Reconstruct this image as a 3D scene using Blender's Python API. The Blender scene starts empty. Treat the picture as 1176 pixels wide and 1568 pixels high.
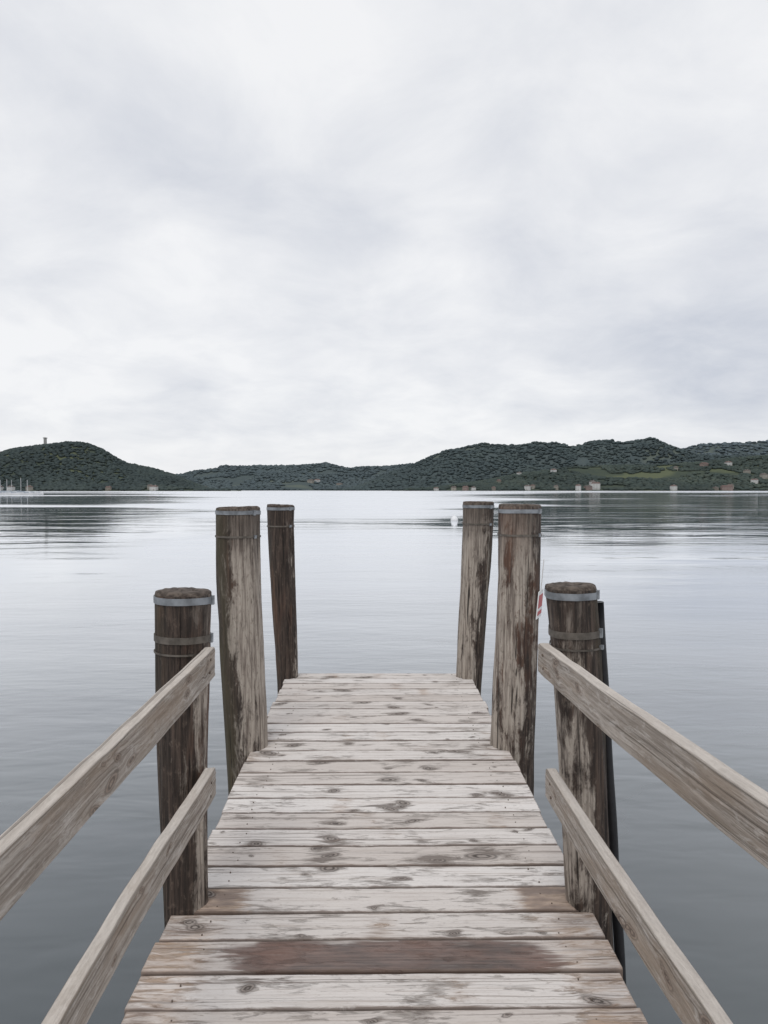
import bpy, math, random
import numpy as np
from math import radians
rng = np.random.default_rng(7)
random.seed(7)
scene = bpy.context.scene
scene.view_settings.view_transform = 'Standard'
scene.view_settings.look = 'None'
scene.view_settings.exposure = 0
WATER_Z = -0.75
F = 1088.0
VPX = 577.0
HZ = 750.0
EYE = 1.6

# ---------------------------------------------------------------- noise
_tab = rng.random((256, 256))
def vn(x, y, s=0):
    x = np.asarray(x, float) + s * 17.31; y = np.asarray(y, float) + s * 9.77
    xi = np.floor(x).astype(int); yi = np.floor(y).astype(int)
    fx = x - xi; fy = y - yi
    fx = fx * fx * (3 - 2 * fx); fy = fy * fy * (3 - 2 * fy)
    a = _tab[xi & 255, yi & 255]; b = _tab[(xi + 1) & 255, yi & 255]
    c = _tab[xi & 255, (yi + 1) & 255]; d = _tab[(xi + 1) & 255, (yi + 1) & 255]
    return ((a * (1 - fx) + b * fx) * (1 - fy) + (c * (1 - fx) + d * fx) * fy) * 2 - 1
def fbm(x, y, s=0, o=4):
    r = 0; a = 0.5
    for i in range(o):
        r = r + a * vn(np.asarray(x) * 2 ** i, np.asarray(y) * 2 ** i, s + i * 3); a *= .5
    return r

# ---------------------------------------------------------------- node helpers
def new_mat(name):
    m = bpy.data.materials.new(name); m.use_nodes = True
    nt = m.node_tree; nt.nodes.clear()
    return m, nt
class N:
    def __init__(s, nt): s.nt = nt
    def n(s, t, **k):
        nd = s.nt.nodes.new(t)
        for a, b in k.items(): setattr(nd, a, b)
        return nd
    def put(s, sock, v):
        if v is None: return
        if isinstance(v, bpy.types.NodeSocket): s.nt.links.new(v, sock)
        else: sock.default_value = v
    def math(s, op, a, b=None, clamp=False):
        nd = s.n('ShaderNodeMath', operation=op, use_clamp=clamp)
        s.put(nd.inputs[0], a); s.put(nd.inputs[1], b); return nd.outputs[0]
    def mix(s, f, a, b, blend='MIX'):
        nd = s.n('ShaderNodeMix', data_type='RGBA', blend_type=blend)
        s.put(nd.inputs[0], f)
        for i, v in ((6, a), (7, b)):
            if isinstance(v, tuple) and len(v) == 3: v = (*v, 1)
            s.put(nd.inputs[i], v)
        return nd.outputs[2]
    def noise(s, vec, scale=5., detail=4., rough=.55, dist=0.):
        nd = s.n('ShaderNodeTexNoise')
        s.put(nd.inputs['Vector'], vec); nd.inputs['Scale'].default_value = scale
        nd.inputs['Detail'].default_value = detail; nd.inputs['Roughness'].default_value = rough
        nd.inputs['Distortion'].default_value = dist
        return nd.outputs['Fac']
    def ramp(s, f, lo, hi, a=0., b=1., smooth=True):
        nd = s.n('ShaderNodeMapRange'); nd.interpolation_type = 'SMOOTHSTEP' if smooth else 'LINEAR'
        s.put(nd.inputs[0], f); nd.inputs[1].default_value = lo; nd.inputs[2].default_value = hi
        nd.inputs[3].default_value = a; nd.inputs[4].default_value = b
        return nd.outputs[0]
    def mapv(s, vec, scale=(1, 1, 1), loc=(0, 0, 0)):
        nd = s.n('ShaderNodeMapping'); s.put(nd.inputs[0], vec)
        nd.inputs['Scale'].default_value = scale; nd.inputs['Location'].default_value = loc
        return nd.outputs[0]
    def comb(s, x, y, z):
        nd = s.n('ShaderNodeCombineXYZ'); s.put(nd.inputs[0], x); s.put(nd.inputs[1], y); s.put(nd.inputs[2], z)
        return nd.outputs[0]
    def sep(s, v):
        nd = s.n('ShaderNodeSeparateXYZ'); s.put(nd.inputs[0], v); return nd.outputs
    def attr(s, name):
        nd = s.n('ShaderNodeAttribute', attribute_name=name); return nd
    def obj(s): return s.n('ShaderNodeTexCoord').outputs['Object']
    def bump(s, h, strength, dist, normal=None):
        nd = s.n('ShaderNodeBump'); s.put(nd.inputs['Height'], h)
        s.put(nd.inputs['Strength'], strength); nd.inputs['Distance'].default_value = dist
        if normal is not None: s.put(nd.inputs['Normal'], normal)
        return nd.outputs[0]
    def out(s, col, rough=.8, normal=None, metal=0., spec=.3):
        p = s.n('ShaderNodeBsdfPrincipled')
        if isinstance(col, tuple) and len(col) == 3: col = (*col, 1)
        s.put(p.inputs['Base Color'], col); s.put(p.inputs['Roughness'], rough)
        p.inputs['Metallic'].default_value = metal
        s.put(p.inputs['Specular IOR Level'], spec)
        if normal is not None: s.put(p.inputs['Normal'], normal)
        o = s.n('ShaderNodeOutputMaterial'); s.nt.links.new(p.outputs[0], o.inputs[0])

# ---------------------------------------------------------------- mesh helpers
def mesh_np(name, V, Fc, mats, fm=None, smooth=False, attrs=None, parent=None):
    me = bpy.data.meshes.new(name)
    me.from_pydata([tuple(v) for v in V] if not isinstance(V, list) else V, [], Fc if isinstance(Fc, list) else Fc.tolist())
    for m in mats: me.materials.append(m)
    if fm is not None: me.polygons.foreach_set('material_index', np.asarray(fm, dtype=np.int32))
    me.polygons.foreach_set('use_smooth', [smooth] * len(me.polygons))
    if attrs:
        for k, a in attrs.items():
            a = np.asarray(a, dtype=np.float32)
            if a.ndim == 1:
                at = me.attributes.new(k, 'FLOAT', 'POINT'); at.data.foreach_set('value', a)
            else:
                at = me.attributes.new(k, 'FLOAT_COLOR', 'POINT')
                at.data.foreach_set('color', np.c_[a, np.ones(len(a))].astype(np.float32).ravel())
    me.update()
    ob = bpy.data.objects.new(name, me); scene.collection.objects.link(ob)
    if parent: ob.parent = parent
    return ob
def empty(name):
    e = bpy.data.objects.new(name, None); scene.collection.objects.link(e); e.empty_display_size = .1
    return e
def box_vf(x0, x1, y0, y1, z0, z1, base=0):
    V = [(x0, y0, z0), (x1, y0, z0), (x1, y1, z0), (x0, y1, z0), (x0, y0, z1), (x1, y0, z1), (x1, y1, z1), (x0, y1, z1)]
    Fc = [(0, 3, 2, 1), (4, 5, 6, 7), (0, 1, 5, 4), (1, 2, 6, 5), (2, 3, 7, 6), (3, 0, 4, 7)]
    return V, [tuple(i + base for i in f) for f in Fc]

# ---------------------------------------------------------------- world
w = bpy.data.worlds.new("World"); scene.world = w; w.use_nodes = True
nt = w.node_tree; nt.nodes.clear(); g = N(nt)
SUN_EL, SUN_ROT = radians(58), radians(200)
sky = g.n('ShaderNodeTexSky', sky_type='NISHITA'); sky.sun_disc = False
sky.sun_elevation = SUN_EL; sky.sun_rotation = SUN_ROT
bgs = g.n('ShaderNodeBackground'); g.put(bgs.inputs[0], sky.outputs[0]); bgs.inputs[1].default_value = .10
tc = g.n('ShaderNodeTexCoord').outputs['Generated']
sx, sy, sz = g.sep(tc)
zp = g.math('ADD', g.math('MAXIMUM', sz, 0.), .25)
cv = g.comb(g.math('DIVIDE', sx, zp), g.math('DIVIDE', sy, zp), 0.)
n1 = g.noise(g.mapv(cv, (1, 1, 1), (3.1, 1.7, 0)), 1.2, 3., .5, .3)
n2 = g.noise(g.mapv(cv, (1, 1, 1), (7.3, 4.4, 2)), 3.0, 6., .58, .35)
m = g.math('ADD', g.math('MULTIPLY', n1, .42), g.math('MULTIPLY', n2, .58))
m = g.math('MULTIPLY', g.math('SUBTRACT', m, .5), 2.7)
m = g.math('ADD', m, .80)
# broad brighter / greyer masses in the overcast
for (az, el, r_, wgt) in [(29, 7.5, .24, -.60), (22, 14, .22, -.25), (-17, 24, .18, -.30), (-4, 19, .20, -.42), (12, 18, .16, -.20),
                          (-29, 21, .14, .25), (-16, 18.5, .11, .38), (15, 28, .30, .15), (3, 6, .22, .15), (-28, 11, .22, .25),
                          (-22, 36, .3, -.08), (5, 36, .25, -.06)]:
    a_, e_ = radians(az), radians(el)
    dn = g.n('ShaderNodeVectorMath', operation='DISTANCE'); nt.links.new(tc, dn.inputs[0])
    dn.inputs[1].default_value = (math.sin(a_) * math.cos(e_), math.cos(a_) * math.cos(e_), math.sin(e_))
    m = g.math('ADD', m, g.ramp(dn.outputs['Value'], 0., r_, wgt, 0.))
f1 = g.ramp(m, .0, 1.1, smooth=False)
ccol = g.mix(f1, (.60, .63, .70), (.91, .915, .93))
hz = g.ramp(sz, .0, .10, 1., 0.)
ccol = g.mix(g.math('MULTIPLY', hz, .5), ccol, (.86, .865, .885))
bgc = g.n('ShaderNodeBackground'); g.put(bgc.inputs[0], ccol); bgc.inputs[1].default_value = 1.02
mx = g.n('ShaderNodeMixShader'); mx.inputs[0].default_value = .95
nt.links.new(bgs.outputs[0], mx.inputs[1]); nt.links.new(bgc.outputs[0], mx.inputs[2])
wo = g.n('ShaderNodeOutputWorld'); nt.links.new(mx.outputs[0], wo.inputs[0])

sl = bpy.data.lights.new('sun', 'SUN'); sl.energy = .9; sl.angle = radians(20); sl.color = (1, .96, .9)
so = bpy.data.objects.new('sun', sl); scene.collection.objects.link(so)
so.rotation_euler = (radians(32), 0, radians(-20))

# ---------------------------------------------------------------- camera
cd = bpy.data.cameras.new('camera'); cam = bpy.data.objects.new('camera', cd); scene.collection.objects.link(cam)
cd.sensor_fit = 'VERTICAL'; cd.sensor_height = 24; cd.lens = F / 1568 * 24
cd.clip_start = .05; cd.clip_end = 20000
cam.location = (0, 0, EYE)
cam.rotation_euler = (radians(90 - 1.79), 0, radians(-.58))
scene.camera = cam

# ---------------------------------------------------------------- water
m_water, nt = new_mat('lake_water'); g = N(nt)
co = g.obj(); WX, WY, WZ = g.sep(co)
big = g.noise(g.mapv(co, (.006, .020, 1), (2.2, .6, 0)), 1., 3., .55, .5)
# a lane of wind-ruffled water runs out from the jetty across the lake; sheltered water on both sides
lane = g.math('SUBTRACT', g.math('ABSOLUTE', g.math('ADD', WX, g.math('MULTIPLY', WY, .06))), g.math('MULTIPLY', WY, .20))
lane = g.ramp(g.math('DIVIDE', lane, g.math('ADD', g.math('ABSOLUTE', WY), 5.)), -.08, .14, .16, -.07)
far = g.ramp(WY, 350, 800, 0., .22)
ruff = g.ramp(g.math('ADD', g.math('ADD', big, lane), far), .44, .62)
streak = g.noise(g.mapv(co, (.05, .40, 1), (9, 1, 0)), 1., 3., .6, .4)
w1 = g.noise(g.mapv(co, (.30, .9, 1)), 1., 3., .5, .3)
w2 = g.noise(g.mapv(co, (.08, .22, 1)), 1., 2., .5, .2)
w3 = g.noise(g.mapv(co, (1.5, 3.6, 1)), 1., 2., .5, .3)
h = g.math('ADD', g.math('MULTIPLY', w1, .015), g.math('MULTIPLY', w2, .075))
h = g.math('ADD', h, g.math('MULTIPLY', w3, g.math('ADD', g.math('MULTIPLY', ruff, .005), g.ramp(streak, .4, .65, .0005, .004))))
nb = g.bump(h, 1., 1.)
fr = g.n('ShaderNodeFresnel'); fr.inputs[0].default_value = 1.33; nt.links.new(nb, fr.inputs[1])
fac = g.math('SUBTRACT', 1., g.math('POWER', g.math('SUBTRACT', 1., fr.outputs[0]), 3.3))
dif = g.n('ShaderNodeBsdfDiffuse'); dif.inputs[0].default_value = (.024, .036, .040, 1)
gl = g.n('ShaderNodeBsdfGlossy'); gl.inputs[0].default_value = (.96, .975, 1, 1)
rg = g.math('ADD', g.ramp(ruff, 0, 1, .04, .24), g.ramp(streak, .45, .62, 0., .06))
g.put(gl.inputs['Roughness'], rg); nt.links.new(nb, gl.inputs['Normal'])
ms = g.n('ShaderNodeMixShader'); nt.links.new(fac, ms.inputs[0]); nt.links.new(dif.outputs[0], ms.inputs[1]); nt.links.new(gl.outputs[0], ms.inputs[2])
o = g.n('ShaderNodeOutputMaterial'); nt.links.new(ms.outputs[0], o.inputs[0])
S = 7000
mesh_np('lake_water', [(-S, -S, WATER_Z), (S, -S, WATER_Z), (S, S, WATER_Z), (-S, S, WATER_Z)], [(0, 1, 2, 3)], [m_water])

# ---------------------------------------------------------------- hills
def hill_mat(name, c1, c2, c3):
    m, nt = new_mat(name); g = N(nt); co = g.obj()
    a = g.noise(co, .05, 4., .6); b = g.noise(co, .004, 3., .5)
    col = g.mix(g.ramp(a, .35, .65), c1, c2)
    col = g.mix(g.ramp(b, .55, .62), col, c3)
    g.out(col, .95, spec=.0)
    return m
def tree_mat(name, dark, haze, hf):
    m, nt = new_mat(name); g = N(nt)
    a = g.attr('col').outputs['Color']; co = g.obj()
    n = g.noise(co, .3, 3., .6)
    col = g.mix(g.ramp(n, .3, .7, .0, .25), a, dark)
    col = g.mix(hf, col, haze)  # distance haze is painted into the foliage colour
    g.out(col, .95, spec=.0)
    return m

class Hill:
    def __init__(s, prof, d0, dc, db, p0, p1, seed, tree=4.):
        s.px = np.array([p[0] for p in prof], float); s.py = np.array([p[1] for p in prof], float)
        s.d0, s.dc, s.db, s.p0, s.p1, s.seed, s.tree = d0, dc, db, p0, p1, seed, tree
    def shore(s, px): return s.d0 * (1 + .05 * fbm(px / 90., px * 0 + 3.3, s.seed, 3))
    def height(s, px, d):
        px = np.asarray(px, float); d = np.asarray(d, float)
        H = (HZ - np.interp(px, s.px, s.py)) / F * s.dc + EYE - s.tree
        H = np.maximum(H, -6)
        d0 = s.shore(px)
        t = (d - d0) / (s.dc - d0)
        up = np.clip(t, 0, 1); up = .25 * up + .75 * up * up * (3 - 2 * up)
        dn = 1 - np.clip((d - s.dc) / (s.db - s.dc), 0, 1) ** 1.5
        x = px / F * d
        fold = 1 + .55 * fbm(x / 170., d / 260., s.seed + 5, 4) * np.clip(4 * t * (1 - t), 0, 1)
        h = H * up * dn * fold
        edge = np.clip((px - s.p0) / 60, 0, 1) * np.clip((s.p1 - px) / 60, 0, 1)
        return WATER_Z + np.where(t < 0, t * 30 - .3, h * edge + .8 * np.clip(t * 60, 0, 1) - .3)
def P(px, d): return (np.asarray(px) - VPX) / F * d

H_left = Hill([(-400, 735), (-250, 715), (-120, 706), (-40, 700), (0, 693), (40, 684), (75, 680), (115, 683), (160, 690), (195, 708), (235, 716), (268, 726), (300, 740), (330, 750), (360, 758)],
              1350, 1700, 2300, -420, 370, 1)
H_mid = Hill([(150, 735), (230, 728), (280, 727), (300, 722), (340, 715), (420, 713), (500, 711), (535, 718), (600, 713), (640, 709), (700, 700), (800, 705), (950, 720)],
             2300, 3000, 3800, 90, 980, 2)
H_right = Hill([(520, 752), (560, 738), (600, 722), (640, 709), (660, 701), (700, 687), (740, 685), (790, 683), (820, 678), (845, 680), (870, 687), (905, 683), (955, 684), (1000, 680), (1040, 689), (1070, 696), (1200, 700), (1500, 690), (1700, 700)],
               2000, 2700, 3500, 500, 1750, 3)
H_far = Hill([(900, 720), (980, 705), (1035, 690), (1065, 683), (1100, 679), (1176, 675), (1300, 670), (1500, 668), (1750, 690)],
             3000, 3700, 4500, 880, 1800, 4)
H_front = Hill([(620, 752), (680, 744), (740, 736), (800, 724), (860, 716), (930, 712), (1000, 712), (1060, 708), (1120, 702), (1176, 697), (1300, 690), (1500, 695), (1750, 720)],
               1600, 2000, 2500, 600, 1780, 6)
def clearing(hill, px, d):
    x = P(px, d)
    t = (d - hill.shore(px)) / (hill.dc - hill.shore(px))
    return fbm(x / 100., d / 130., hill.seed + 20, 3) + np.clip(.30 - t, 0, 1) * .25
def shoreh(hill, px, off=12): return float(hill.shore(np.array(float(px)))) + off
HS = [(H_left, 237, 14, 13, 9, 7, 0), (H_left, 231, 40, 9, 8, 7, 1), (H_left, 168, 12, 9, 8, 5, 2), (H_left, 20, 10, 14, 9, 6, 0), (H_left, 48, 10, 10, 9, 6, 1), (H_left, 4, 12, 12, 9, 6, 0),
      (H_mid, 300, 30, 28, 14, 10, 1), (H_mid, 314, 25, 20, 12, 9, 2), (H_mid, 287, 60, 18, 12, 10, 1), (H_mid, 276, 150, 18, 12, 10, 1), (H_mid, 306, 90, 16, 12, 10, 3),
      (H_mid, 476, 240, 24, 12, 8, 1), (H_mid, 486, 270, 18, 12, 7, 0), (H_mid, 520, 180, 20, 12, 8, 1),
      (H_front, 668, 14, 10, 8, 5, 0), (H_front, 695, 15, 11, 10, 6, 1), (H_front, 713, 14, 12, 10, 7, 3), (H_front, 725, 22, 9, 9, 6, 0),
      (H_front, 756, 14, 8, 10, 6, 2), (H_front, 808, 20, 11, 10, 9, 0), (H_front, 816, 60, 9, 8, 7, 1),
      (H_front, 852, 34, 10, 10, 7, 1), (H_front, 886, 14, 11, 11, 10, 0), (H_front, 901, 20, 18, 10, 7, 3), (H_front, 913, 34, 20, 12, 13, 0), (H_front, 908, 70, 12, 12, 12, 0),
      (H_front, 1033, 14, 12, 10, 9, 0), (H_front, 1098, 16, 10, 10, 5, 2), (H_front, 1115, 14, 24, 12, 7, 3), (H_front, 1121, 44, 14, 12, 7, 1),
      (H_front, 1158, 100, 15, 10, 7, 0), (H_front, 1146, 210, 14, 10, 7, 1), (H_front, 1117, 330, 16, 12, 7, 0), (H_front, 1172, 150, 14, 12, 8, 1),
      (H_front, 1080, 350, 24, 12, 8, 3), (H_front, 1036, 300, 10, 12, 6, 1), (H_front, 848, 330, 13, 11, 7, 0), (H_front, 795, 340, 11, 10, 7, 0),
      (H_front, 764, 230, 10, 10, 6, 2), (H_front, 1190, 60, 14, 10, 7, 0), (H_front, 1260, 30, 12, 10, 7, 1)]

def ico():
    import bmesh
    bm = bmesh.new(); bmesh.ops.create_icosphere(bm, subdivisions=1, radius=1)
    V = np.array([v.co[:] for v in bm.verts]); Fc = np.array([[v.index for v in f.verts] for f in bm.faces]); bm.free()
    return V, Fc
ICV, ICF = ico()
def build_hill(hill, gm, tm, nx, nd, ntree, rad, gcol, clr, name, fname):
    px = np.linspace(hill.p0, hill.p1, nx)
    dd = np.r_[np.linspace(hill.d0 * .93, hill.dc, int(nd * .7)), np.linspace(hill.dc, hill.db, nd - int(nd * .7) + 1)[1:]]
    PX, D = np.meshgrid(px, dd)
    Z = hill.height(PX, D); X = P(PX, D)
    V = np.c_[X.ravel(), D.ravel(), Z.ravel()]
    i = np.arange(nx * nd).reshape(nd, nx)
    Fc = np.c_[i[:-1, :-1].ravel(), i[:-1, 1:].ravel(), i[1:, 1:].ravel(), i[1:, :-1].ravel()]
    mesh_np(name, V, Fc, [gm], smooth=True)
    k = int(ntree * 2.2)
    tp = rng.uniform(hill.p0 + 20, hill.p1 - 20, k); dmin = hill.shore(tp)
    td = dmin * 1.004 + rng.random(k) ** .9 * (hill.dc * 1.03 - dmin)
    z = hill.height(tp, td)
    cl = clearing(hill, tp, td)
    keep = (cl < clr) & (z > WATER_Z + .3)
    xx = P(tp, td)
    for (hl, hp, off, a_, b_, c_, wi_) in HS:
        if hl is hill:
            hy = shoreh(hl, hp, off); hx = float(P(hp, hy))
            keep &= ~((np.abs(xx - hx) < a_ * .5 + 5) & (td < hy + 12) & (td > hy - 30))
    tp, td, z = tp[keep][:ntree], td[keep][:ntree], z[keep][:ntree]
    n = len(tp)
    x = P(tp, td)
    r = rad * rng.uniform(.7, 1.25, n)
    hs = rng.uniform(.34, .66, n)
    ang = rng.random(n) * 6.28
    base = ICV[None] * (1 + .15 * rng.standard_normal((n, len(ICV), 1)).clip(-1.5, 1.5))
    c, s_ = np.cos(ang)[:, None], np.sin(ang)[:, None]
    bx = base[:, :, 0] * c - base[:, :, 1] * s_; by = base[:, :, 0] * s_ + base[:, :, 1] * c
    VX = x[:, None] + bx * r[:, None]; VY = td[:, None] + by * r[:, None]
    VZ = z[:, None] + (base[:, :, 2] * hs[:, None] + .30) * r[:, None]
    V = np.stack([VX, VY, VZ], -1).reshape(-1, 3)
    Fc = (ICF[None] + (np.arange(n) * len(ICV))[:, None, None]).reshape(-1, 3)
    zone = fbm(x / 90., td / 120., hill.seed + 40, 3)
    v = np.clip(rng.normal(.95, .10, n) + zone * .45, .6, 1.6)
    hue = rng.random(n)[:, None] * .6 + np.clip(zone, 0, 1)[:, None] * .5
    A = np.array(gcol[0]); B = np.array(gcol[1])
    col = (A * (1 - hue) + B * hue) * v[:, None]
    mesh_np(fname, V, Fc, [tm], smooth=True, attrs={'col': np.repeat(col, len(ICV), 0)})

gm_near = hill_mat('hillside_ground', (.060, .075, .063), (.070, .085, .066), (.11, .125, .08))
gm_far = hill_mat('far_hillside_ground', (.075, .095, .10), (.085, .105, .105), (.11, .13, .115))  # paler, bluer tones: aerial haze painted into the ground colour
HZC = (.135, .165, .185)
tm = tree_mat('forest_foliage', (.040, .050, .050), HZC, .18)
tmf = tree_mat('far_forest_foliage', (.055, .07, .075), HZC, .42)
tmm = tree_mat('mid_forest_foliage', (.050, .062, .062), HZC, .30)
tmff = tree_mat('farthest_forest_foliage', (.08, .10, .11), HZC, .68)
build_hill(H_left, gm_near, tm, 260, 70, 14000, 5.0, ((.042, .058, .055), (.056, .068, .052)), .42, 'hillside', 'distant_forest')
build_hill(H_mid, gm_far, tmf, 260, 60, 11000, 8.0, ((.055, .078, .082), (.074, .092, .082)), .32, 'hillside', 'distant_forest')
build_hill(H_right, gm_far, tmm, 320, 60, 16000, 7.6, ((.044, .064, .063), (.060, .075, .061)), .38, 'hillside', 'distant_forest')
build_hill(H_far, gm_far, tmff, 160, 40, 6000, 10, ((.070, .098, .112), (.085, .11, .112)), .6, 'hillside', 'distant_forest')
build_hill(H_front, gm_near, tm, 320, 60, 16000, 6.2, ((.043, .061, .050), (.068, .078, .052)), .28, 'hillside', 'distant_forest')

# ---------------------------------------------------------------- houses
def plain(name, col, rough=.8, metal=0., var=.15, sc=2.):
    m, nt = new_mat(name); g = N(nt)
    n = g.noise(g.obj(), sc, 3., .6)
    c2 = tuple(c * (1 - var * 2) for c in col)
    g.out(g.mix(g.ramp(n, .3, .7), c2, col), rough, metal=metal)
    return m
wallm = [plain('render_white', (.58, .58, .57), var=.06), plain('render_cream', (.36, .34, .30)), plain('render_ochre', (.26, .235, .20)), plain('render_pink', (.29, .225, .205))]
roofm = [plain('roof_tile', (.16, .11, .098)), plain('roof_tile_brown', (.13, .11, .10))]
winm = plain('window_dark', (.09, .10, .105), .3)
doorm = plain('door_wood', (.12, .08, .06))
def house(hill, px, d, wdt, dep, hgt, wi, ri, rot=0., dz=0., name='lakeside_house'):
    x = float(P(px, d)); z = float(hill.height(px, d)) + dz
    V = []; Fc = []; fm = []
    def add(vf, mi):
        V.extend(vf[0]); Fc.extend(vf[1]); fm.extend([mi] * len(vf[1]))
    a, b = wdt / 2, dep / 2
    add(box_vf(-a, a, -b, b, -4, hgt, len(V)), 0)
    rh = dep * .28; o = .6; n0 = len(V)
    V.extend([(-a - o, -b - o, hgt), (a + o, -b - o, hgt), (a + o, b + o, hgt), (-a - o, b + o, hgt), (-a - o + dep * .2, 0, hgt + rh), (a + o - dep * .2, 0, hgt + rh)])
    for f in [(0, 1, 5, 4), (2, 3, 4, 5), (0, 4, 3), (1, 2, 5), (0, 3, 2, 1)]:
        Fc.append(tuple(i + n0 for i in f)); fm.append(1)
    nst = max(1, int(hgt / 3)); nw = max(2, int(wdt / 3.2))
    for st in range(nst):
        for k in range(nw):
            cx = -a + (k + .5) * wdt / nw; cz = st * 3 + 1.0
            if st == 0 and k == nw // 2:
                add(box_vf(cx - .6, cx + .6, -b - .05, -b + .1, 0.0, 2.2, len(V)), 3)
            else:
                add(box_vf(cx - .5, cx + .5, -b - .05, -b + .1, cz, cz + 1.3, len(V)), 2)
                add(box_vf(cx - .5, cx + .5, b - .1, b + .05, cz, cz + 1.3, len(V)), 2)
    add(box_vf(a * .3, a * .3 + .8, .5, 1.3, hgt, hgt + rh + 1.2, len(V)), 0)
    ob = mesh_np(name, V, Fc, [wallm[wi], roofm[ri], winm, doorm], fm=fm)
    ob.location = (x, d, z); ob.rotation_euler = (0, 0, rot)
for i, (hl, px, off, a, b, c, wi) in enumerate(HS):
    house(hl, px, shoreh(hl, px, off), a, b, c, wi, i % 2, rot=random.uniform(-.7, .7), dz=(random.uniform(.0, 1.2) if off < 100 else .5))

# lookout tower on left hill
stone = plain('tower_stone', (.36, .36, .35))
tV, tF, tfm = [], [], []
def tadd(vf, mi=0):
    tV.extend(vf[0]); tF.extend(vf[1]); tfm.extend([mi] * len(vf[1]))
tadd(box_vf(-2.6, 2.6, -2.6, 2.6, -8, 17, 0)); tadd(box_vf(-3.6, 3.6, -3.6, 3.6, 17, 18, len(tV)))
for sx_ in (-3.0, -1, 1, 3.0):
    for sy_ in (-3.0, 3.0): tadd(box_vf(sx_ - .5, sx_ + .5, sy_ - .4, sy_ + .4, 18, 19.6, len(tV)))
for zz in (3, 7.5, 12): tadd(box_vf(-.5, .5, -2.7, -2.5, zz, zz + 1.8, len(tV)), 1)
t_ob = mesh_np('lookout_tower', tV, tF, [stone, winm], fm=tfm)
t_ob.location = (float(P(73, 1690)), 1690, float(H_left.height(73., 1690.)) + 0)

# moored boats
hullm = plain('boat_hull_white', (.80, .81, .83), .35, var=.03); mastm = plain('boat_mast', (.6, .6, .62), .4, var=.05); cabm = plain('boat_cabin', (.35, .40, .47), .4)
def boat(x, y, L, rot, mast):
    V = []; Fc = []; fm = []
    st = 10
    for i in range(st + 1):
        t = i / st; wv = .17 * L * (1 - max(0, (t - .35) / .65) ** 2) * (1 if t > .05 else .85) + .02
        sh = .14 * L + .05 * L * t * t
        xx = (t - .5) * L
        V += [(xx, -wv, sh), (xx, -wv * .75, -.05 * L + .05 * L * t), (xx, wv * .75, -.05 * L + .05 * L * t), (xx, wv, sh)]
    for i in range(st):
        b = i * 4
        for j in range(3): Fc.append((b + j, b + j + 1, b + j + 5, b + j + 4)); fm.append(0)
        Fc.append((b + 3, b, b + 4, b + 7)); fm.append(0)
    Fc.append((0, 3, 2, 1)); fm.append(0)
    v, f = box_vf(-.15 * L, .18 * L, -.09 * L, .09 * L, .13 * L, .22 * L, len(V)); V += v; Fc += f; fm += [2] * 6
    if mast:
        v, f = box_vf(.08 * L, .09 * L + .09, -.07, .07, .15 * L, 1.15 * L, len(V)); V += v; Fc += f; fm += [1] * 6
        v, f = box_vf(-.4 * L, .08 * L, -.06, .06, .27 * L, .27 * L + .18, len(V)); V += v; Fc += f; fm += [2] * 6
    ob = mesh_np('moored_sailboat' if mast else 'moored_motorboat', V, Fc, [hullm, mastm, cabm], fm=fm)
    ob.location = (x, y, WATER_Z + .02); ob.rotation_euler = (0, 0, rot)
for px, d, L, r, mm in [(2, 330, 6, .3, 1), (12, 350, 6.5, .1, 1), (24, 320, 6.5, -.3, 0), (33, 350, 7, .2, 1), (43, 330, 6, 0, 1), (52, 370, 6, .5, 0), (-14, 350, 6, 0, 1), (61, 390, 5.5, .2, 0), (19, 370, 6.5, 0.5, 1), (7, 380, 7, 0., 0), (37, 390, 7, 0., 0)]:
    boat(float(P(px, d)), d, L, r, mm)

# buoy
bV, bF = [], []
prof = [(0, -.25), (.17, -.22), (.27, -.08), (.28, .05), (.24, .2), (.15, .31), (.07, .36), (.05, .40), (.05, .42), (0, .43)]
ns = 24
for r_, z_ in prof:
    for k in range(ns): bV.append((r_ * math.cos(k / ns * 6.2832), r_ * math.sin(k / ns * 6.2832), z_))
for i in range(len(prof) - 1):
    for k in range(ns): bF.append((i * ns + k, i * ns + (k + 1) % ns, (i + 1) * ns + (k + 1) % ns, (i + 1) * ns + k))
bo = mesh_np('mooring_buoy', bV, bF, [hullm], smooth=True); bo.location = (float(P(696, 54)), 54, WATER_Z + .0)

# ---------------------------------------------------------------- deck
m_deck, nt = new_mat('weathered_deck_boards'); g = N(nt)
co = g.obj(); X, Y, Z = g.sep(co)
gv = g.attr('gv').outputs['Fac']; kd = g.attr('kd').outputs['Fac']; pid = g.attr('pid').outputs['Fac']
wet = g.attr('wet').outputs['Fac']; tan = g.attr('tan').outputs['Fac']; ev = g.attr('ev').outputs['Fac']
gvec = g.comb(g.math('MULTIPLY', X, 2.2), g.math('MULTIPLY', gv, 90.), g.math('MULTIPLY', pid, 7.3))
grain = g.noise(gvec, 1., 5., .72, .4)
gvec2 = g.comb(g.math('MULTIPLY', X, 7.), g.math('MULTIPLY', gv, 40.), g.math('MULTIPLY', pid, 3.1))
flake = g.noise(gvec2, 1., 6., .74, .9)
patch = g.noise(g.comb(g.math('MULTIPLY', X, 4.0), g.math('MULTIPLY', gv, 11.), g.math('MULTIPLY', pid, 5.7)), 1., 4., .6)
speck = g.noise(g.comb(g.math('MULTIPLY', X, 50.), g.math('MULTIPLY', gv, 200.), pid), 1., 3., .65)
flow_f = g.math('ADD', g.math('MULTIPLY', flake, .60), g.math('MULTIPLY', patch, .45))
nearknot = g.ramp(kd, .8, 4.2, .10, 0.)
fk = g.math('ADD', flow_f, nearknot)
bare = g.ramp(fk, .555, .615)
bare2 = g.ramp(fk, .610, .66)
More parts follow.
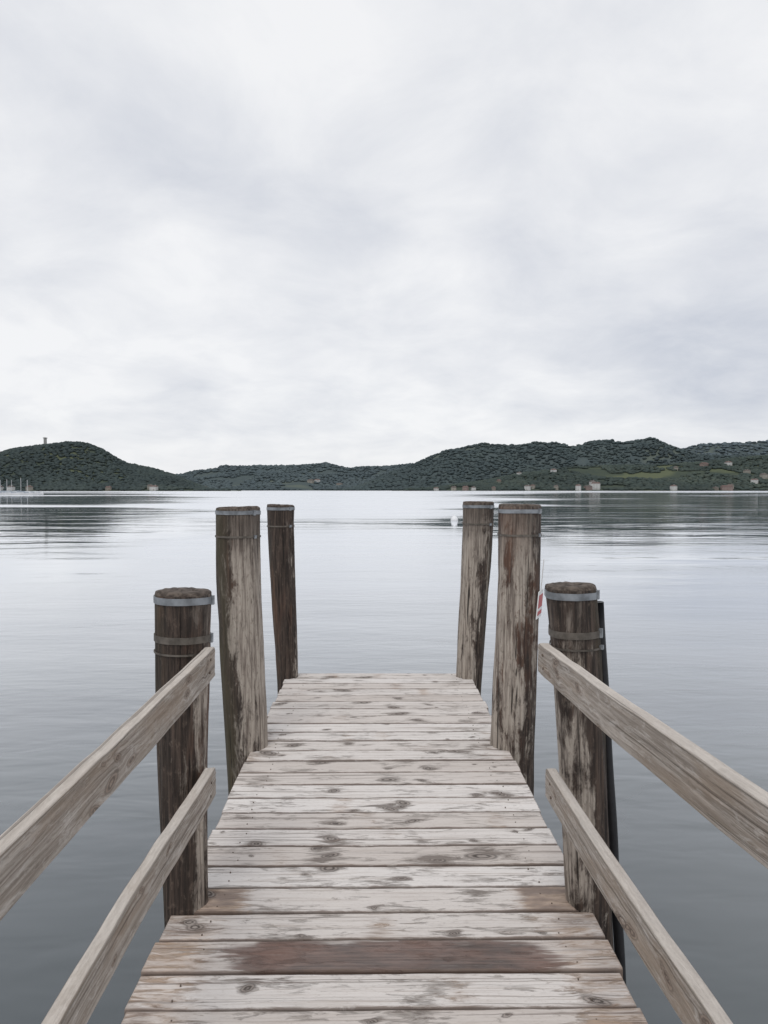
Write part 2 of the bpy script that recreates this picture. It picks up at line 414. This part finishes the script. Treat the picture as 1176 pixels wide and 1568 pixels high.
prnd = g.noise(g.comb(g.math('MULTIPLY', pid, 13.7), 0., 0.), 1., 0.)
cream = g.mix(g.ramp(prnd, .35, .65), (.565, .515, .48), (.70, .665, .64))
cream = g.mix(g.ramp(grain, .47, .72), cream, (.43, .375, .34))
cream = g.mix(g.ramp(speck, .56, .72, 0, .5), cream, (.34, .29, .26))
barec = g.mix(g.ramp(grain, .35, .65), (.20, .165, .145), (.38, .335, .30))
col = g.mix(g.math('MULTIPLY', bare, .60), cream, barec)
col = g.mix(g.math('MULTIPLY', bare2, .65), col, (.115, .092, .080))
tann = g.ramp(g.math('ADD', tan, g.math('MULTIPLY', g.math('SUBTRACT', flake, .5), 1.6)), .30, .85)
col = g.mix(g.math('MULTIPLY', tann, .8), col, g.mix(g.ramp(patch, .35, .62), (.13, .080, .055), (.46, .33, .24)))
ring = g.n('ShaderNodeMath', operation='SINE'); g.put(ring.inputs[0], g.math('ADD', g.math('MULTIPLY', kd, 9.), g.math('MULTIPLY', flake, 9.)))
kcol = g.mix(g.ramp(ring.outputs[0], -1, 1), (.065, .052, .045), (.30, .26, .235))
kf = g.ramp(g.math('ADD', kd, g.math('MULTIPLY', g.math('SUBTRACT', flake, .5), 3.2)), .9, 2.0, .88, 0.)
col = g.mix(kf, col, kcol)
wn = g.math('SUBTRACT', g.math('ADD', g.math('MULTIPLY', patch, .5), g.math('MULTIPLY', grain, .5)), .5)
wetf = g.ramp(g.math('ADD', wet, g.math('MULTIPLY', wn, 3.0)), .25, .75)
wcol = g.mix(g.ramp(patch, .35, .65), (.050, .034, .030), (.17, .098, .076))
wcol = g.mix(g.ramp(grain, .42, .66, 0, .65), wcol, (.22, .16, .14))
col = g.mix(g.math('MULTIPLY', wetf, .92), col, wcol)
lines = g.ramp(g.noise(g.comb(g.math('MULTIPLY', X, .4), g.math('MULTIPLY', gv, 95.), g.math('MULTIPLY', pid, 1.9)), 1., 2., .5), .61, .68)
col = g.mix(g.math('MULTIPLY', lines, .6), col, (.17, .13, .11))
ed = g.ramp(g.math('ADD', ev, g.math('MULTIPLY', g.math('SUBTRACT', flake, .5), .03)), .0, .008, .8, 0.)
col = g.mix(ed, col, (.14, .10, .08))
hh = g.math('ADD', g.math('MULTIPLY', grain, .5), g.math('MULTIPLY', bare, -.4))
hh = g.math('SUBTRACT', hh, g.math('MULTIPLY', lines, .5)); hh = g.math('SUBTRACT', hh, g.math('MULTIPLY', bare2, .3))
g.out(col, g.ramp(wetf, 0, 1, .75, .42), g.bump(hh, .9, .004), spec=.3)

PW = .1675
D_END = 6.16
XL, XR = -.773, .814
A = {k: [] for k in ('gv', 'kd', 'pid', 'wet', 'tan', 'ev')}
nxs = 190
nplank = 47
prs = np.random.default_rng(21)
vbase = 0
allV = []; allF = []
for p in range(nplank):
    y1 = D_END - p * PW; gap = .006 + prs.random() * .006
    y0 = y1 - PW + gap
    W_ = y1 - y0
    xl = XL + prs.uniform(-.010, .010); xr = XR + prs.uniform(-.010, .010)
    zt = prs.uniform(-.003, .003); tilt = prs.uniform(-.018, .018)
    ys = np.r_[0, 0, .0015, .005, np.linspace(.012, W_ - .012, 12), W_ - .005, W_ - .0015, W_, W_]
    zs = np.r_[-.036, -.006, -.0022, -.0004, np.zeros(12), -.0004, -.0022, -.006, -.036]
    m_ = len(ys)
    xs = np.linspace(xl, xr, nxs)
    XX, YY = np.meshgrid(xs, ys, indexing='ij'); ZZ = np.repeat(zs[None], nxs, 0).copy()
    bend = .003 * vn(xs * 1.3, xs * 0 + p * 3.7)[:, None]
    edgew = (.0022 * vn(xs * 6, xs * 0 + p * 1.3, 3) + .0012 * vn(xs * 25, xs * 0 + p * 1.3, 4))
    Yw = y0 + YY + np.where(YY < W_ / 2, edgew[:, None], -edgew[::-1][:, None] * .7)
    ZZ = ZZ + zt + bend * .6 + tilt * (YY - W_ / 2) + .0012 * vn(XX * 10, YY * 60 + p * 5, 5)
    nk = prs.integers(2, 7)
    kd_ = np.full(XX.shape, 6.); gvv = YY.copy()
    for _ in range(nk):
        kx = prs.uniform(xl + .05, xr - .05); kv = prs.uniform(.01, W_ - .01); sz_ = .30 + prs.random() ** 1.7 * 1.05
        a_, b_ = .026 * sz_ * prs.uniform(.7, 1.4), .015 * sz_
        dx = (XX - kx); dv = (YY - kv) + dx * prs.uniform(-.4, .4)
        dd = np.sqrt((dx / a_) ** 2 + (dv / b_) ** 2)
        kd_ = np.minimum(kd_, dd)
        gvv -= dv * .75 * np.exp(-((dx / (a_ * 2.5)) ** 2 + (dv / (b_ * 2.2)) ** 2))
    wv = np.zeros(XX.shape) - .9
    if p == 22:   # the damp dark board
        ux = np.abs((XX - .055) / .68)
        wv = np.clip((1 - ux) * 3.0 - .1, -1, 1.) - .5 * np.clip((YY - W_ * .78) / (W_ * .22), 0, 1)  # damp mask weakened along the far edge to paint it slightly lit
    tv = np.zeros(XX.shape)
    yc = (y0 + y1) / 2
    if 1.9 < yc < 2.85:
        tv = np.clip((np.abs(XX - .02) - .42) / .25, 0, 1) * .62
    if 2.62 < yc < 2.80: tv = np.maximum(tv, np.clip((np.abs(XX - .02) - .46) / .12, 0, 1) * .95)
    if 4.2 < yc < 4.6: tv = np.maximum(tv, np.clip((np.abs(XX - .02) - .5) / .25, 0, 1) * .5)
    for _q in range(prs.integers(0, 3)):
        c_ = prs.uniform(-.6, .6); tv = np.maximum(tv, prs.uniform(.30, .62) * np.exp(-((XX - c_) / .09) ** 2))
    ev_ = np.minimum(YY, W_ - YY); ev_ = np.minimum(ev_, np.minimum(XX - xl, xr - XX) + .004)
    allV.append(np.stack([XX, Yw, ZZ], -1).reshape(-1, 3))
    i = np.arange(nxs * m_).reshape(nxs, m_) + vbase
    q = np.c_[i[:-1, :-1].ravel(), i[1:, :-1].ravel(), i[1:, 1:].ravel(), i[:-1, 1:].ravel()]
    allF += q.tolist()
    allF.append(i[0, :].tolist()); allF.append(i[-1, ::-1].tolist())
    bt = np.c_[i[:-1, 0], i[:-1, -1], i[1:, -1], i[1:, 0]]; allF += bt.tolist()
    vbase += nxs * m_
    for k, a in (('gv', gvv + p * .37), ('kd', kd_), ('pid', np.full(XX.shape, float(p))), ('wet', wv), ('tan', tv), ('ev', ev_)): A[k].append(a.ravel())
jetty = empty('wooden_jetty')
mesh_np('deck_boards', np.concatenate(allV), allF, [m_deck], smooth=False, attrs={k: np.concatenate(a) for k, a in A.items()}, parent=jetty)
scm = plain('rusty_screw', (.20, .16, .13), .6, .4)
V, Fc = [], []
for p in range(nplank):
    yc = D_END - p * PW - PW / 2
    for xx in (-.62, .66):
        for dy in (-.04, .04):
            b = len(V); cx = xx + random.uniform(-.022, .022); cy = yc + dy + random.uniform(-.012, .012); r_ = .0028
            for k in range(8): V.append((cx + r_ * math.cos(k * .785), cy + r_ * math.sin(k * .785), .0026))
            for k in range(8): V.append((cx + r_ * math.cos(k * .785), cy + r_ * math.sin(k * .785), -.01))
            Fc.append(tuple(b + k for k in range(8)))
            for k in range(8): Fc.append((b + k, b + 8 + k, b + 8 + (k + 1) % 8, b + (k + 1) % 8))
mesh_np('deck_screws', V, Fc, [scm], parent=jetty)
bm_ = plain('beam_wood', (.13, .10, .08), .85, sc=8.)
V, Fc = [], []
for x0 in (-.66, -.02, .62):
    v, f = box_vf(x0, x0 + .09, -1.6, 6.10, -.20, -.042, len(V)); V += v; Fc += f
for y0 in (-1.2, .7, 2.72, 4.42, 6.0):
    v, f = box_vf(-.765, .805, y0 - .05, y0 + .05, -.34, -.202, len(V)); V += v; Fc += f
mesh_np('support_beams', V, Fc, [bm_], parent=jetty)

# ---------------------------------------------------------------- posts
def post_mat(seed, light, red, moss):
    m, nt = new_mat('weathered_post_wood'); g = N(nt); co = g.obj()
    vz = g.mapv(co, (1, 1, .10), (seed * 3.1, seed, seed * .7))
    a = g.noise(vz, 11., 5., .65, .4)
    b = g.noise(g.mapv(co, (1, 1, .04), (seed, 2, 5)), 70., 4., .7, .2)
    c = g.noise(g.mapv(co, (1, 1, .32), (seed, 7, 1)), 13., 6., .72, .7)
    d = g.noise(g.mapv(co, (1, 1, .25), (4, seed, 1)), 4., 4., .6, .4)
    e = g.noise(g.mapv(co, (1, 1, .5), (1, seed, 9)), 45., 4., .7, .3)
    lt = g.mix(g.ramp(b, .32, .60), (.14, .112, .094), (.41, .36, .31))
    lt = g.mix(g.ramp(e, .52, .7, 0, .6), lt, (.10, .08, .065))
    dk = g.mix(g.ramp(b, .35, .7), (.024, .018, .015), (.095, .068, .054))
    dk = g.mix(g.ramp(e, .54, .7, 0, .6), dk, (.14, .105, .084))
    rd = g.mix(g.ramp(b, .3, .7), (.050, .028, .021), (.145, .082, .056))
    sideb = g.attr('side').outputs['Fac']
    s = g.math('ADD', g.math('ADD', g.math('MULTIPLY', a, .5), g.math('MULTIPLY', c, .42)), g.math('MULTIPLY', sideb, .11))
    s = g.math('ADD', s, g.math('MULTIPLY', e, .10))
    mk = g.ramp(s, .525 - light, .60 - light)
    col = g.mix(g.ramp(d, .60 - red, .74 - red), dk, rd)
    topd = g.attr('topd').outputs['Fac']
    mk = g.math('MULTIPLY', mk, g.ramp(g.math('ADD', topd, g.math('MULTIPLY', c, .35)), .25, .60, .25, 1.))
    col = g.mix(mk, col, lt)
    col = g.mix(g.math('MULTIPLY', g.math('MULTIPLY', g.ramp(d, .35, .6), g.ramp(sideb, .3, -.6)), moss), col, (.070, .060, .036))
    cr = g.attr('crack').outputs['Fac']
    col = g.mix(g.math('MULTIPLY', g.ramp(cr, .25, .9), .9), col, (.012, .009, .008))
    hh = g.math('ADD', g.math('MULTIPLY', b, .8), g.math('MULTIPLY', mk, -.5)); hh = g.math('ADD', hh, g.math('MULTIPLY', c, .7)); hh = g.math('ADD', hh, g.math('MULTIPLY', e, .4))
    g.out(col, .70, g.bump(hh, 1., .010), spec=.3)
    return m
bandm = plain('galvanised_band', (.30, .32, .345), .5, .4, .25, 14.)
wirem = plain('rusty_wire', (.17, .15, .13), .6, .4, .25, 20.)
m_end, nt = new_mat('post_end_grain'); g = N(nt); co = g.obj()
g.out(g.mix(g.ramp(g.noise(co, 40., 4., .6), .35, .65), (.045, .034, .028), (.13, .105, .088)), .85)
PN = 96
class Post:
    def __init__(s, xt, xb, y, rt, rb, zt, seed, light, red, moss, bands, yb=None, sideangle=0.):
        s.__dict__.update(locals())
        root = empty('wooden_mooring_post')
        zb = -1.6
        zs = np.r_[np.linspace(zb, -.25, 12), np.linspace(-.24, zt - .012, 190)]
        th = np.arange(PN) / PN * 2 * np.pi
        TH, ZS = np.meshgrid(th, zs)
        rnd = np.random.default_rng(seed)
        cracks = []
        for _ in range(16):
            cracks.append((rnd.uniform(0, 6.283), rnd.uniform(-.3, zt), rnd.uniform(.12, .6), rnd.uniform(.018, .04), rnd.uniform(.003, .009)))
        R = s.rad(TH, ZS)
        C = np.zeros(R.shape)
        for (a0, z0, ln, wd, dp) in cracks:
            wob = .12 * vn(ZS * 3, ZS * 0 + a0 * 5)
            da = (TH - a0 - wob + np.pi) % (2 * np.pi) - np.pi
            e = np.exp(-(da / wd) ** 2) * np.clip(1.2 - ((ZS - z0) / ln) ** 2, 0, 1)
            R -= dp * e; C = np.maximum(C, np.clip(e, 0, 1))
        cx, cy = s.axis(ZS)
        Xp = cx + R * np.cos(TH); Yp = cy + R * np.sin(TH); Zp = ZS
        V = np.stack([Xp, Yp, Zp], -1).reshape(-1, 3)
        n = len(zs)
        i = np.arange(n * PN).reshape(n, PN)
        j = np.roll(i, -1, 1)
        Fc = np.c_[i[:-1].ravel(), j[:-1].ravel(), j[1:].ravel(), i[1:].ravel()].tolist()
        fm = [0] * len(Fc)
        Vl = [V]; base = n * PN; prev = i[-1]
        cxt, cyt = s.axis(np.array(zt))
        slope = rnd.uniform(-.05, .05); slope2 = rnd.uniform(-.08, .0)
        for k, (fr_, dz) in enumerate(((.97, .008), (.88, .012), (.6, .013), (.3, .011))):
            rr = R[-1] * fr_
            zz = zt - .012 + dz + slope * rr * np.cos(th) + slope2 * rr * np.sin(th) * .3 + .003 * vn(th * 4, th * 0 + k)
            Vl.append(np.c_[cxt + rr * np.cos(th), cyt + rr * np.sin(th), zz])
            cur = np.arange(PN) + base; base += PN
            Fc += np.c_[prev, np.roll(prev, -1), np.roll(cur, -1), cur].tolist(); fm += [1] * PN
            prev = cur
        Fc.append(prev.tolist()); fm.append(1)
        Vall = np.concatenate(Vl); k = len(Vall) - n * PN
        side = np.cos(TH - sideangle)
        ob = mesh_np('log', Vall, Fc, [post_mat(seed, light, red, moss), m_end], fm=fm, smooth=True,
                     attrs={'crack': np.r_[C.ravel(), np.zeros(k)], 'side': np.r_[side.ravel(), np.zeros(k)], 'topd': np.r_[(zt - ZS).ravel(), np.zeros(k)]}, parent=root)
        for (off, hgt, thick, kind) in bands:
            s.band(root, zt - off, hgt, thick, kind)
        s.root = root
    def axis(s, z):
        t = np.clip(1 - z / s.zt, 0, 1.4)
        wob = .006 * np.sin(z * 3.1 + s.seed)
        return s.xt + (s.xb - s.xt) * t + wob, s.y + 0 * z + .005 * np.sin(z * 2.3 + s.seed * 2)
    def rad(s, TH, Z):
        t = np.clip(1 - Z / s.zt, 0, 1.3)
        r = s.rt + (s.rb - s.rt) * t
        cx_, sy_ = np.cos(TH) * 1.6, np.sin(TH) * 1.6
        r = r * (1 + .05 * vn(cx_ + Z * .5, sy_ + Z * 1.2, s.seed) + .035 * vn(cx_ * 2, sy_ * 2 + Z * 4, s.seed + 2))
        r = r + .0028 * vn(np.cos(TH) * 5 + Z * .3, np.sin(TH) * 5 + Z * 2.2, s.seed + 4) + .0018 * vn(np.cos(TH) * 11, np.sin(TH) * 11 + Z * 5, s.seed + 6)
        return r
    def band(s, root, z, hgt, thick, kind):
        th = np.arange(PN) / PN * 2 * np.pi
        rs = s.rad(th, np.full(PN, z)); rs = np.maximum(rs, np.convolve(np.r_[rs[-4:], rs, rs[:4]], np.ones(9) / 9, 'valid')) + .001
        tl = .006 * np.cos(th + s.seed) + .003 * np.sin(th * 2 + s.seed)
        cx, cy = s.axis(np.array(z))
        V = []
        for dr, dz in ((0, -hgt / 2), (thick, -hgt / 2), (thick, hgt / 2), (0, hgt / 2)):
            V.append(np.c_[cx + (rs + dr) * np.cos(th), cy + (rs + dr) * np.sin(th), z + dz + tl])
        V = np.concatenate(V); i = np.arange(4 * PN).reshape(4, PN); Fc = []
        for a in range(4):
            A_, B_ = i[a], i[(a + 1) % 4]; Fc += np.c_[A_, np.roll(A_, -1), np.roll(B_, -1), B_].tolist()
        mesh_np('metal_band' if kind == 0 else 'wire_tie', V, Fc, [bandm if kind == 0 else wirem], smooth=False, parent=root)
        a = -1.1 + s.seed * .37 % 1.2
        r0 = rs[int((a % 6.283) / 6.283 * PN) % PN] + thick
        v, f = box_vf(-.010, .010, -.006, .008, -hgt / 2 - .004, hgt / 2 + .004)
        ob = mesh_np('band_buckle', v, f, [bandm], parent=root)
        ob.location = (cx + r0 * math.cos(a), cy + r0 * math.sin(a), z + .006 * math.cos(a + s.seed)); ob.rotation_euler = (0, 0, a + math.pi / 2)

B_f = [(.032, .026, .003, 0), (.178, .026, .003, 1), (.232, .007, .004, 1)]
B_b = [(.038, .024, .003, 0), (.185, .012, .004, 1)]
p_lf = Post(-.742, -.742, 2.72, .104, .082, 1.215, 3, -.065, .06, .4, B_f, sideangle=-.5)
p_rf = Post(.742, .83, 2.72, .097, .086, 1.235, 5, -.03, .04, .5, B_f, sideangle=-2.5)
p_l2 = Post(-.865, -.815, 4.42, .135, .128, 1.495, 8, .035, .0, .8, B_b, sideangle=-.3)
p_r2 = Post(.890, .855, 4.42, .130, .133, 1.51, 11, .0, .12, .3, B_b, sideangle=-2.2)
p_l3 = Post(-.815, -.775, 6.05, .115, .092, 1.475, 14, -.10, .06, .2, B_b, sideangle=-.5)
p_r3 = Post(.868, .800, 6.05, .130, .108, 1.50, 17, .02, .04, .4, B_b, sideangle=-2.5)
p_lb = Post(-.78, -.76, -1.2, .10, .09, 1.2, 20, .0, .0, .2, B_f)
p_rb = Post(.80, .82, -1.2, .10, .09, 1.2, 23, .0, .0, .2, B_f)

# black rubber strip beside right front post
m_rub, nt = new_mat('black_rubber'); g = N(nt)
g.out(g.mix(g.noise(g.obj(), 30., 4., .6), (.012, .012, .014), (.03, .03, .032)), .45)
V, Fc = [], []; nn = 14; cnt = 30
for i in range(cnt):
    t = i / (cnt - 1); z = 1.16 - t * 2.3
    cx = .872 + .085 * (1.16 - z) / 1.235; cy = 2.775 + .004 * math.sin(i)
    for k in range(nn):
        a = k / nn * 6.2832; V.append((cx + .020 * math.cos(a), cy + .024 * math.sin(a), z))
for i in range(cnt - 1):
    for k in range(nn): Fc.append((i * nn + k, i * nn + (k + 1) % nn, (i + 1) * nn + (k + 1) % nn, (i + 1) * nn + k))
Fc.append(tuple(range(nn)))
mesh_np('rubber_fender_strip', V, Fc, [m_rub], smooth=True)

# red/white sign plate and white cord on the right middle post
redm = plain('sign_red', (.45, .03, .03), .4, var=.05); whm = plain('sign_white', (.72, .72, .72), .4, var=.03)
sg = empty('small_warning_sign')
v, f = box_vf(-.003, .003, -.075, .075, -.085, .085); o1 = mesh_np('plate', v, f, [whm], parent=sg)
v, f = box_vf(-.0045, .0045, -.065, .065, -.02, .06); o2 = mesh_np('red_field', v, f, [redm], parent=sg)
v, f = box_vf(-.0045, .0045, -.065, .065, -.065, -.04); o3 = mesh_np('red_stripe', v, f, [redm], parent=sg)
v, f = box_vf(-.0025, .0025, -.0025, .0025, .085, .28); o4 = mesh_np('cord', v, f, [whm], parent=sg)
sg.location = (1.006, 4.36, .895); sg.rotation_euler = (0, radians(5), radians(-23))

# ---------------------------------------------------------------- rails
m_rail, nt = new_mat('handrail_wood'); g = N(nt)
u = g.attr('u').outputs['Fac']; v_ = g.attr('gv').outputs['Fac']; kd = g.attr('kd').outputs['Fac']; rid = g.attr('rid').outputs['Fac']; topf = g.attr('topf').outputs['Fac']
gr = g.noise(g.comb(g.math('MULTIPLY', u, 3.), g.math('MULTIPLY', v_, 110.), rid), 1., 6., .72, .5)
fl = g.noise(g.comb(g.math('MULTIPLY', u, 11.), g.math('MULTIPLY', v_, 40.), rid), 1., 6., .72, .6)
pt = g.noise(g.comb(g.math('MULTIPLY', u, 2.5), g.math('MULTIPLY', v_, 8.), rid), 1., 4., .6)
sp = g.noise(g.comb(g.math('MULTIPLY', u, 70.), g.math('MULTIPLY', v_, 220.), rid), 1., 3., .6)
c = g.mix(g.ramp(gr, .35, .66), (.23, .195, .165), (.46, .41, .365))
c = g.mix(g.ramp(fl, .50, .64, 0, .65), c, (.55, .51, .475))
c = g.mix(g.ramp(pt, .45, .68, 0, .55), c, (.29, .215, .155))
c = g.mix(g.ramp(sp, .55, .72, 0, .45), c, (.17, .14, .12))
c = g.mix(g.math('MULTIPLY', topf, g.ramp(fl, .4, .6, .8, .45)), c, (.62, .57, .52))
ring = g.n('ShaderNodeMath', operation='SINE'); g.put(ring.inputs[0], g.math('ADD', g.math('MULTIPLY', kd, 9.), g.math('MULTIPLY', fl, 12.)))
c = g.mix(g.ramp(g.math('ADD', kd, g.math('MULTIPLY', g.math('SUBTRACT', fl, .5), 2.)), .7, 1.9, .8, 0), c, g.mix(g.ramp(ring.outputs[0], -1, 1), (.09, .065, .05), (.26, .20, .16)))
lines = g.ramp(g.noise(g.comb(g.math('MULTIPLY', u, .7), g.math('MULTIPLY', v_, 70.), rid), 1., 2.), .61, .68)
c = g.mix(g.math('MULTIPLY', lines, .5), c, (.12, .095, .078))
g.out(c, .78, g.bump(g.math('SUBTRACT', g.math('ADD', gr, g.math('MULTIPLY', fl, .5)), g.math('MULTIPLY', lines, .6)), 1., .005), spec=.3)

def rail(pts, hgt, thick, side, seed):
    pts = np.array(pts); n = 260
    ys = np.linspace(pts[0, 1], pts[-1, 1], n)
    o = np.argsort(pts[:, 1])
    xi = np.interp(ys, pts[o, 1], pts[o, 0]); zt = np.interp(ys, pts[o, 1], pts[o, 2])
    ker = np.ones(41) / 41
    def smo(a):
        return np.convolve(np.r_[np.full(20, a[0]), a, np.full(20, a[-1])], ker, 'valid')
    xi = smo(xi) + .006 * vn(ys * 1.1, ys * 0 + seed); zt = smo(zt) + .005 * vn(ys * 1.5, ys * 0 + seed + 5) + .0020 * vn(ys * 9, ys * 0 + seed + 5)
    r = .005; m1 = 14
    prof = []
    def ln(p0, p1, k):
        for t in np.linspace(0, 1, k, endpoint=False): prof.append((p0[0] + (p1[0] - p0[0]) * t, p0[1] + (p1[1] - p0[1]) * t))
    ln((0, r), (0, hgt - r), m1); ln((0, hgt - r), (r, hgt), 2); ln((r, hgt), (thick - r, hgt), 4); ln((thick - r, hgt), (thick, hgt - r), 2)
    ln((thick, hgt - r), (thick, r), m1); ln((thick, r), (thick - r, 0), 2); ln((thick - r, 0), (r, 0), 5); ln((r, 0), (0, r), 2)
    pf = np.array(prof); m_ = len(pf)
    per = np.r_[0, np.cumsum(np.hypot(*np.diff(pf, axis=0).T))]
    Aa = pf[:, 0][None] + 0 * xi[:, None]; Bb = pf[:, 1][None] + 0 * xi[:, None]
    U = ys[:, None] + 0 * Aa; G = per[None] + 0 * Aa
    rough = .0018 * vn(U * 14, G * 80, seed + 3)
    hv = (1 + .04 * vn(ys * 2, ys * 0 + seed + 8))[:, None]
    Xv = xi[:, None] + side * Aa + side * -1 * rough; Zv = zt[:, None] - Bb * hv + rough
    Yv = U + 0 * Xv
    kdm = np.full(U.shape, 6.); GV = G.copy(); rr = np.random.default_rng(seed)
    for _ in range(10):
        ku, kg, sz_ = rr.uniform(-.5, 2.6), rr.uniform(.01, hgt - .01), rr.uniform(.4, 1.1)
        dx = U - ku; dv = G - kg + dx * rr.uniform(-.5, .5); a_, b_ = .030 * sz_, .013 * sz_
        kdm = np.minimum(kdm, np.sqrt((dx / a_) ** 2 + (dv / b_) ** 2))
        GV -= dv * .75 * np.exp(-((dx / (a_ * 2.5)) ** 2 + (dv / (b_ * 2.5)) ** 2))
    V = np.stack([Xv, Yv, Zv], -1).reshape(-1, 3)
    i = np.arange(n * m_).reshape(n, m_); j = np.roll(i, -1, 1)
    q = np.c_[i[:-1].ravel(), j[:-1].ravel(), j[1:].ravel(), i[1:].ravel()]
    if side > 0: q = q[:, ::-1]
    Fc = q.tolist(); Fc.append(i[0].tolist()); Fc.append(i[-1][::-1].tolist())
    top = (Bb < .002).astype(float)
    root = empty('wooden_handrail')
    mesh_np('rail_board', V, Fc, [m_rail], attrs={'u': U.ravel(), 'gv': GV.ravel(), 'kd': kdm.ravel(), 'rid': np.full(U.size, seed * 3.3), 'topf': top.ravel()}, parent=root)
    V, Fc = [], []
    for dz in (.03, .075):
        b = len(V); cz = zt[0] - dz; cx = xi[0] - side * .003; cy = pts[0, 1] - .06 - dz * .3
        for e in (0, .012):
            for k in range(8): V.append((cx + side * e, cy + .005 * math.cos(k * .785), cz + .005 * math.sin(k * .785)))
        Fc.append(tuple(b + k for k in range(8)))
        for k in range(8): Fc.append((b + k, b + 8 + k, b + 8 + (k + 1) % 8, b + (k + 1) % 8))
    mesh_np('screws', V, Fc, [scm], parent=root)
rail([(-.610, 2.66, 1.005), (-.628, 1.2, .99), (-.63, -1.35, .98)], .112, .042, -1, 31)
rail([(-.618, 2.68, .540), (-.632, 1.5, .535), (-.64, -1.35, .53)], .105, .042, -1, 37)
rail([(.592, 2.62, 1.028), (.650, 1.2, 1.075), (.70, -1.35, 1.10)], .112, .042, 1, 41)
rail([(.628, 2.63, .555), (.665, 1.4, .55), (.70, -1.35, .55)], .105, .042, 1, 47)
